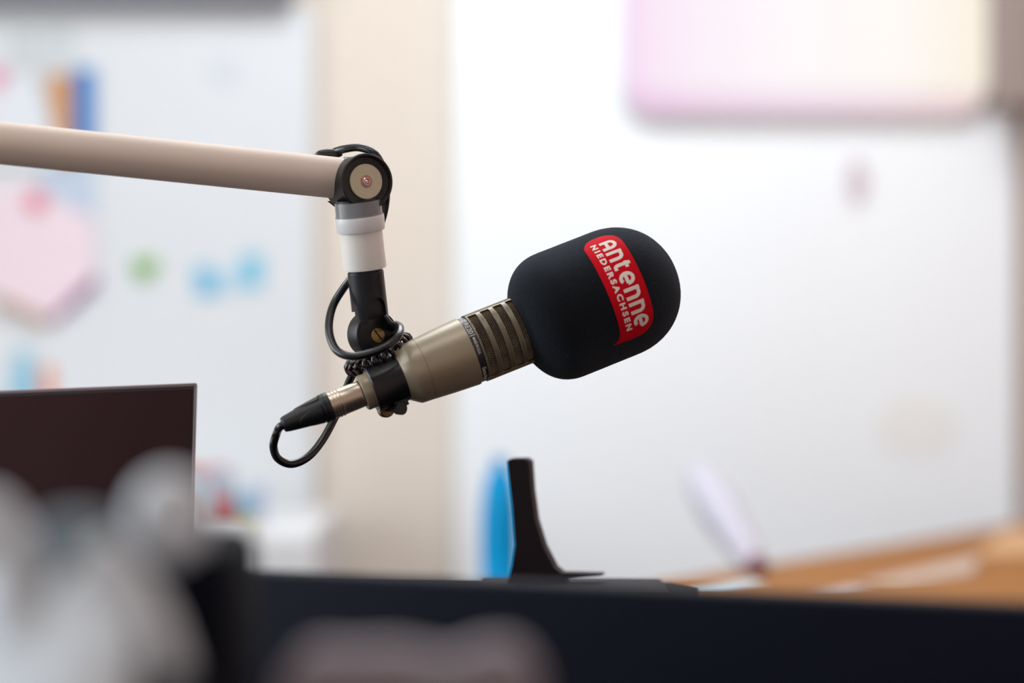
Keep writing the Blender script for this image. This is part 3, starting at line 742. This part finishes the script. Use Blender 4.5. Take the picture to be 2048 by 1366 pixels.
# knuckle disc + screw
ph4 = math.radians(30); n4 = Vector((math.sin(ph4), -math.cos(ph4), 0))
Kc = P(755, 668, 1.8635)
kn = obj('knuckle', nl(Kc, n4, [(-46, 5), (-46, 44), (-42, 47), (-5, 47), (-1.5, 46), (0, 44), (0, 1)], 96), M['graphite'], arm)
obj('knuckle_face', nl(Kc, n4, [(-.5, 40.5), (.8, 40.5), (1.2, 39.5), (1.2, .1)], 96), M['black'], kn)
sc_ = obj('screw', nl(Kc-Vector((0, 0, 3*K)), n4, [(0, 15), (3.2, 15), (4.6, 14), (5.0, 12), (5.0, .1)], 48), M['brass'], arm, label='slotted brass screw')
rv = (Vector((math.cos(ph4), math.sin(ph4), 0))*math.cos(math.radians(-50))+Vector((0, 0, 1))*math.sin(math.radians(-50)))
bm = bmesh.new(); obox(bm, Kc-Vector((0, 0, 3*K))+n4*4.7*K, rv, rv.cross(n4).normalized(), n4, 14*K, 1.5*K, .6*K); obj('screw_slot', bm, M['slot'], sc_, smooth=False)
# side wing at the right of the knuckle
bm = bmesh.new(); obox(bm, P(778, 640, 1.86), Vector((.64, 0, -.77)), Vector((0, 1, 0)), Vector((.77, 0, .64)), 12*K, 16*K, 3*K, 1.5*K); obj('knuckle_lug', bm, M['graphite'], arm)
# neck between the knuckle and clamp
C0 = O+A*(-181/CT*K)
bm = bmesh.new(); lathe(bm, C0, (P(748, 704, 1.876)-C0), [(20*K, 34*K), (45*K, 31*K), ((P(748, 704, 1.876)-C0).length, 27*K)], 48); obj('clamp_neck', bm, M['graphite'], arm)
# clamp ring
clamp = obj('mic_clamp', mlathe([(-213, 41), (-214.5, 43.5), (-214.5, 46.5), (-212.5, 48.4), (-209, 48.2), (-206, 46.8), (-151, 47.2), (-148, 46.8), (-146.5, 45.5), (-146.5, 41)], closed=True), M['clampblack'], arm, label='black clamp ring round the microphone')
# pinch block, pinch screw, knurled wheel
bc = P(800, 803, 1.842)
bm = bmesh.new(); obox(bm, bc, Vector((A.x, A.y, A.z)), N, V, 14*K, 12*K, 12*K, 2*K); obj('pinch_block', bm, M['black'], clamp)
n5 = Vector((.62, -.78, -.0)).normalized()
hc = P(804, 817, 1.836)
obj('pinch_screw', nl(hc, n5, [(-58, 6), (-58, 7), (-22, 7), (-22, 10), (-14, 10), (-14, 12.6), (0, 13), (1.2, 12), (1.2, 11), (.4, 10.6), (.4, .1)], 40), M['black_soft'], clamp)
obj('knurled_wheel', nl(hc-n5*(50*K), n5, [(-11, 17), (-10, 18.6), (0, 18.6), (1.5, 17.2), (1.5, 5)], 112, rfun=lambda s, tt, r: r*(1+(.035 if int(tt/(2*PI)*112+.5) % 2 else 0)) if r > 18*K else r), M['wheel'], clamp, label='knurled brass thumb wheel')

# ================================================================== HAIR TIE (spiral coil)
hc0 = P(757, 708, 1.858)
ua = Vector((.885, 0.05, .465)).normalized(); ub = (Vector((-.1, -1, -.30))); ub = (ub-ua*ub.dot(ua)).normalized(); uc = ua.cross(ub)
pts = []; turns = 21; nn = turns*14
for i in range(nn):
    th = 2*PI*i/nn; tt = turns*th
    rad = ua*math.cos(th)*1.0+ub*math.sin(th)*.86
    cen = hc0+(ua*math.cos(th)*60+ub*math.sin(th)*46)*K
    pts.append(cen+(rad.normalized()*math.cos(tt)+uc*math.sin(tt))*(12*K))
bm = bmesh.new(); sweep(bm, pts, 4.4*K, 12, closed=True)
tag(obj('hair_tie', bm, M['garnet'], loc=hc0), 'glossy dark garnet spiral hair tie wound round the neck above the microphone clamp', 'hair tie')

# ================================================================== CABLE + CONNECTOR
cab = thing('microphone_cable', 'black microphone cable with metal plug looping round the swivel joint', 'cable', P(700, 800))
D = lambda x, y, d: P(x, y, Y0+d)
bootend = O+A*(-398/CT*K)
route = [D(-60, 270, .00), D(100, 292, .03), D(400, 316, .032), D(600, 318, .03), D(655, 308, .026), D(685, 299, .016), D(717, 295, .010), D(747, 306, .004), D(764, 332, .006), D(771, 362, .008), D(772, 395, .010), D(766, 432, .020), D(752, 470, .032), D(735, 510, .036), D(712, 545, .026),
         D(686, 578, .010), D(666, 612, -.006), D(658, 648, -.018), D(662, 680, -.028), D(677, 704, -.036), D(706, 713, -.042), D(742, 706, -.044), D(775, 691, -.042), D(796, 672, -.034),
         D(800, 655, -.020), D(790, 650, -.002), D(779, 662, .016), D(764, 690, .030), D(732, 715, .034), D(704, 752, .030), D(688, 790, .026), D(671, 832, .020), D(645, 880, .012), D(616, 914, .002), D(583, 928, -.006), D(556, 917, -.012), D(547, 893, -.016), D(553, 868, -.02)]
route += [bootend-A*(5*K)+Vector((0,0,-1.5*K)), bootend+A*(16*K)]
bm = bmesh.new(); sweep(bm, catmull(route, 10), 8.2*K, 18); obj('cord', bm, M['cable'], cab)
prof = [(-299, 20), (-299, 28), (-296.5, 28.2), (-296, 27.3)]
for c_ in (-291, -284.5, -278): prof += [(c_-2.4, 27.2), (c_-1.6, 28.3), (c_+.2, 28.5), (c_+1.2, 27.2)]
prof += [(-274, 27), (-240, 26.6), (-235, 26.4), (-233.4, 25.6), (-233.2, 22), (-226, 22)]
con = obj('plug_shell', mlathe(prof, 80), M['nickel'], cab, label='nickel plug shell')
obj('plug_gasket', mlathe([(-236, 24.5), (-227, 24.5)], 64), M['gasket'], con)
def bootr(s, t_, r):
    sp = s/K*CT
    f = 0.0
    for c_ in (25, 145, 265):
        d = (math.degrees(t_)-c_+180) % 360-180
        x = abs(d)/44.0; top = -316-52*(1-0) ; lim = -322-48*max(0, 1-x*x)**.5 if x < 1 else 0
        if x < 1 and sp < -318:
            u = min(1, max(0, (sp-lim)/5)); f = max(f, u*u*(3-2*u))
    return r*(1.0+.07*f)
pb = [(-398, 11), (-398, 13.5), (-396.5, 15)]
for i in range(78): 
    u = i/77; pb.append((-395+77*u, 15.5+10.5*u**.8))
pb += [(-317, 28), (-314, 29.3), (-311, 29.3), (-310.5, 27.8), (-309, 27.8), (-308.5, 29.5), (-301, 29.8), (-299, 29), (-298.5, 24)]
boot = obj('plug_boot', mlathe(pb, 180, rfun=bootr), M['black_soft'], cab, angle=30, label='black rubber boot')
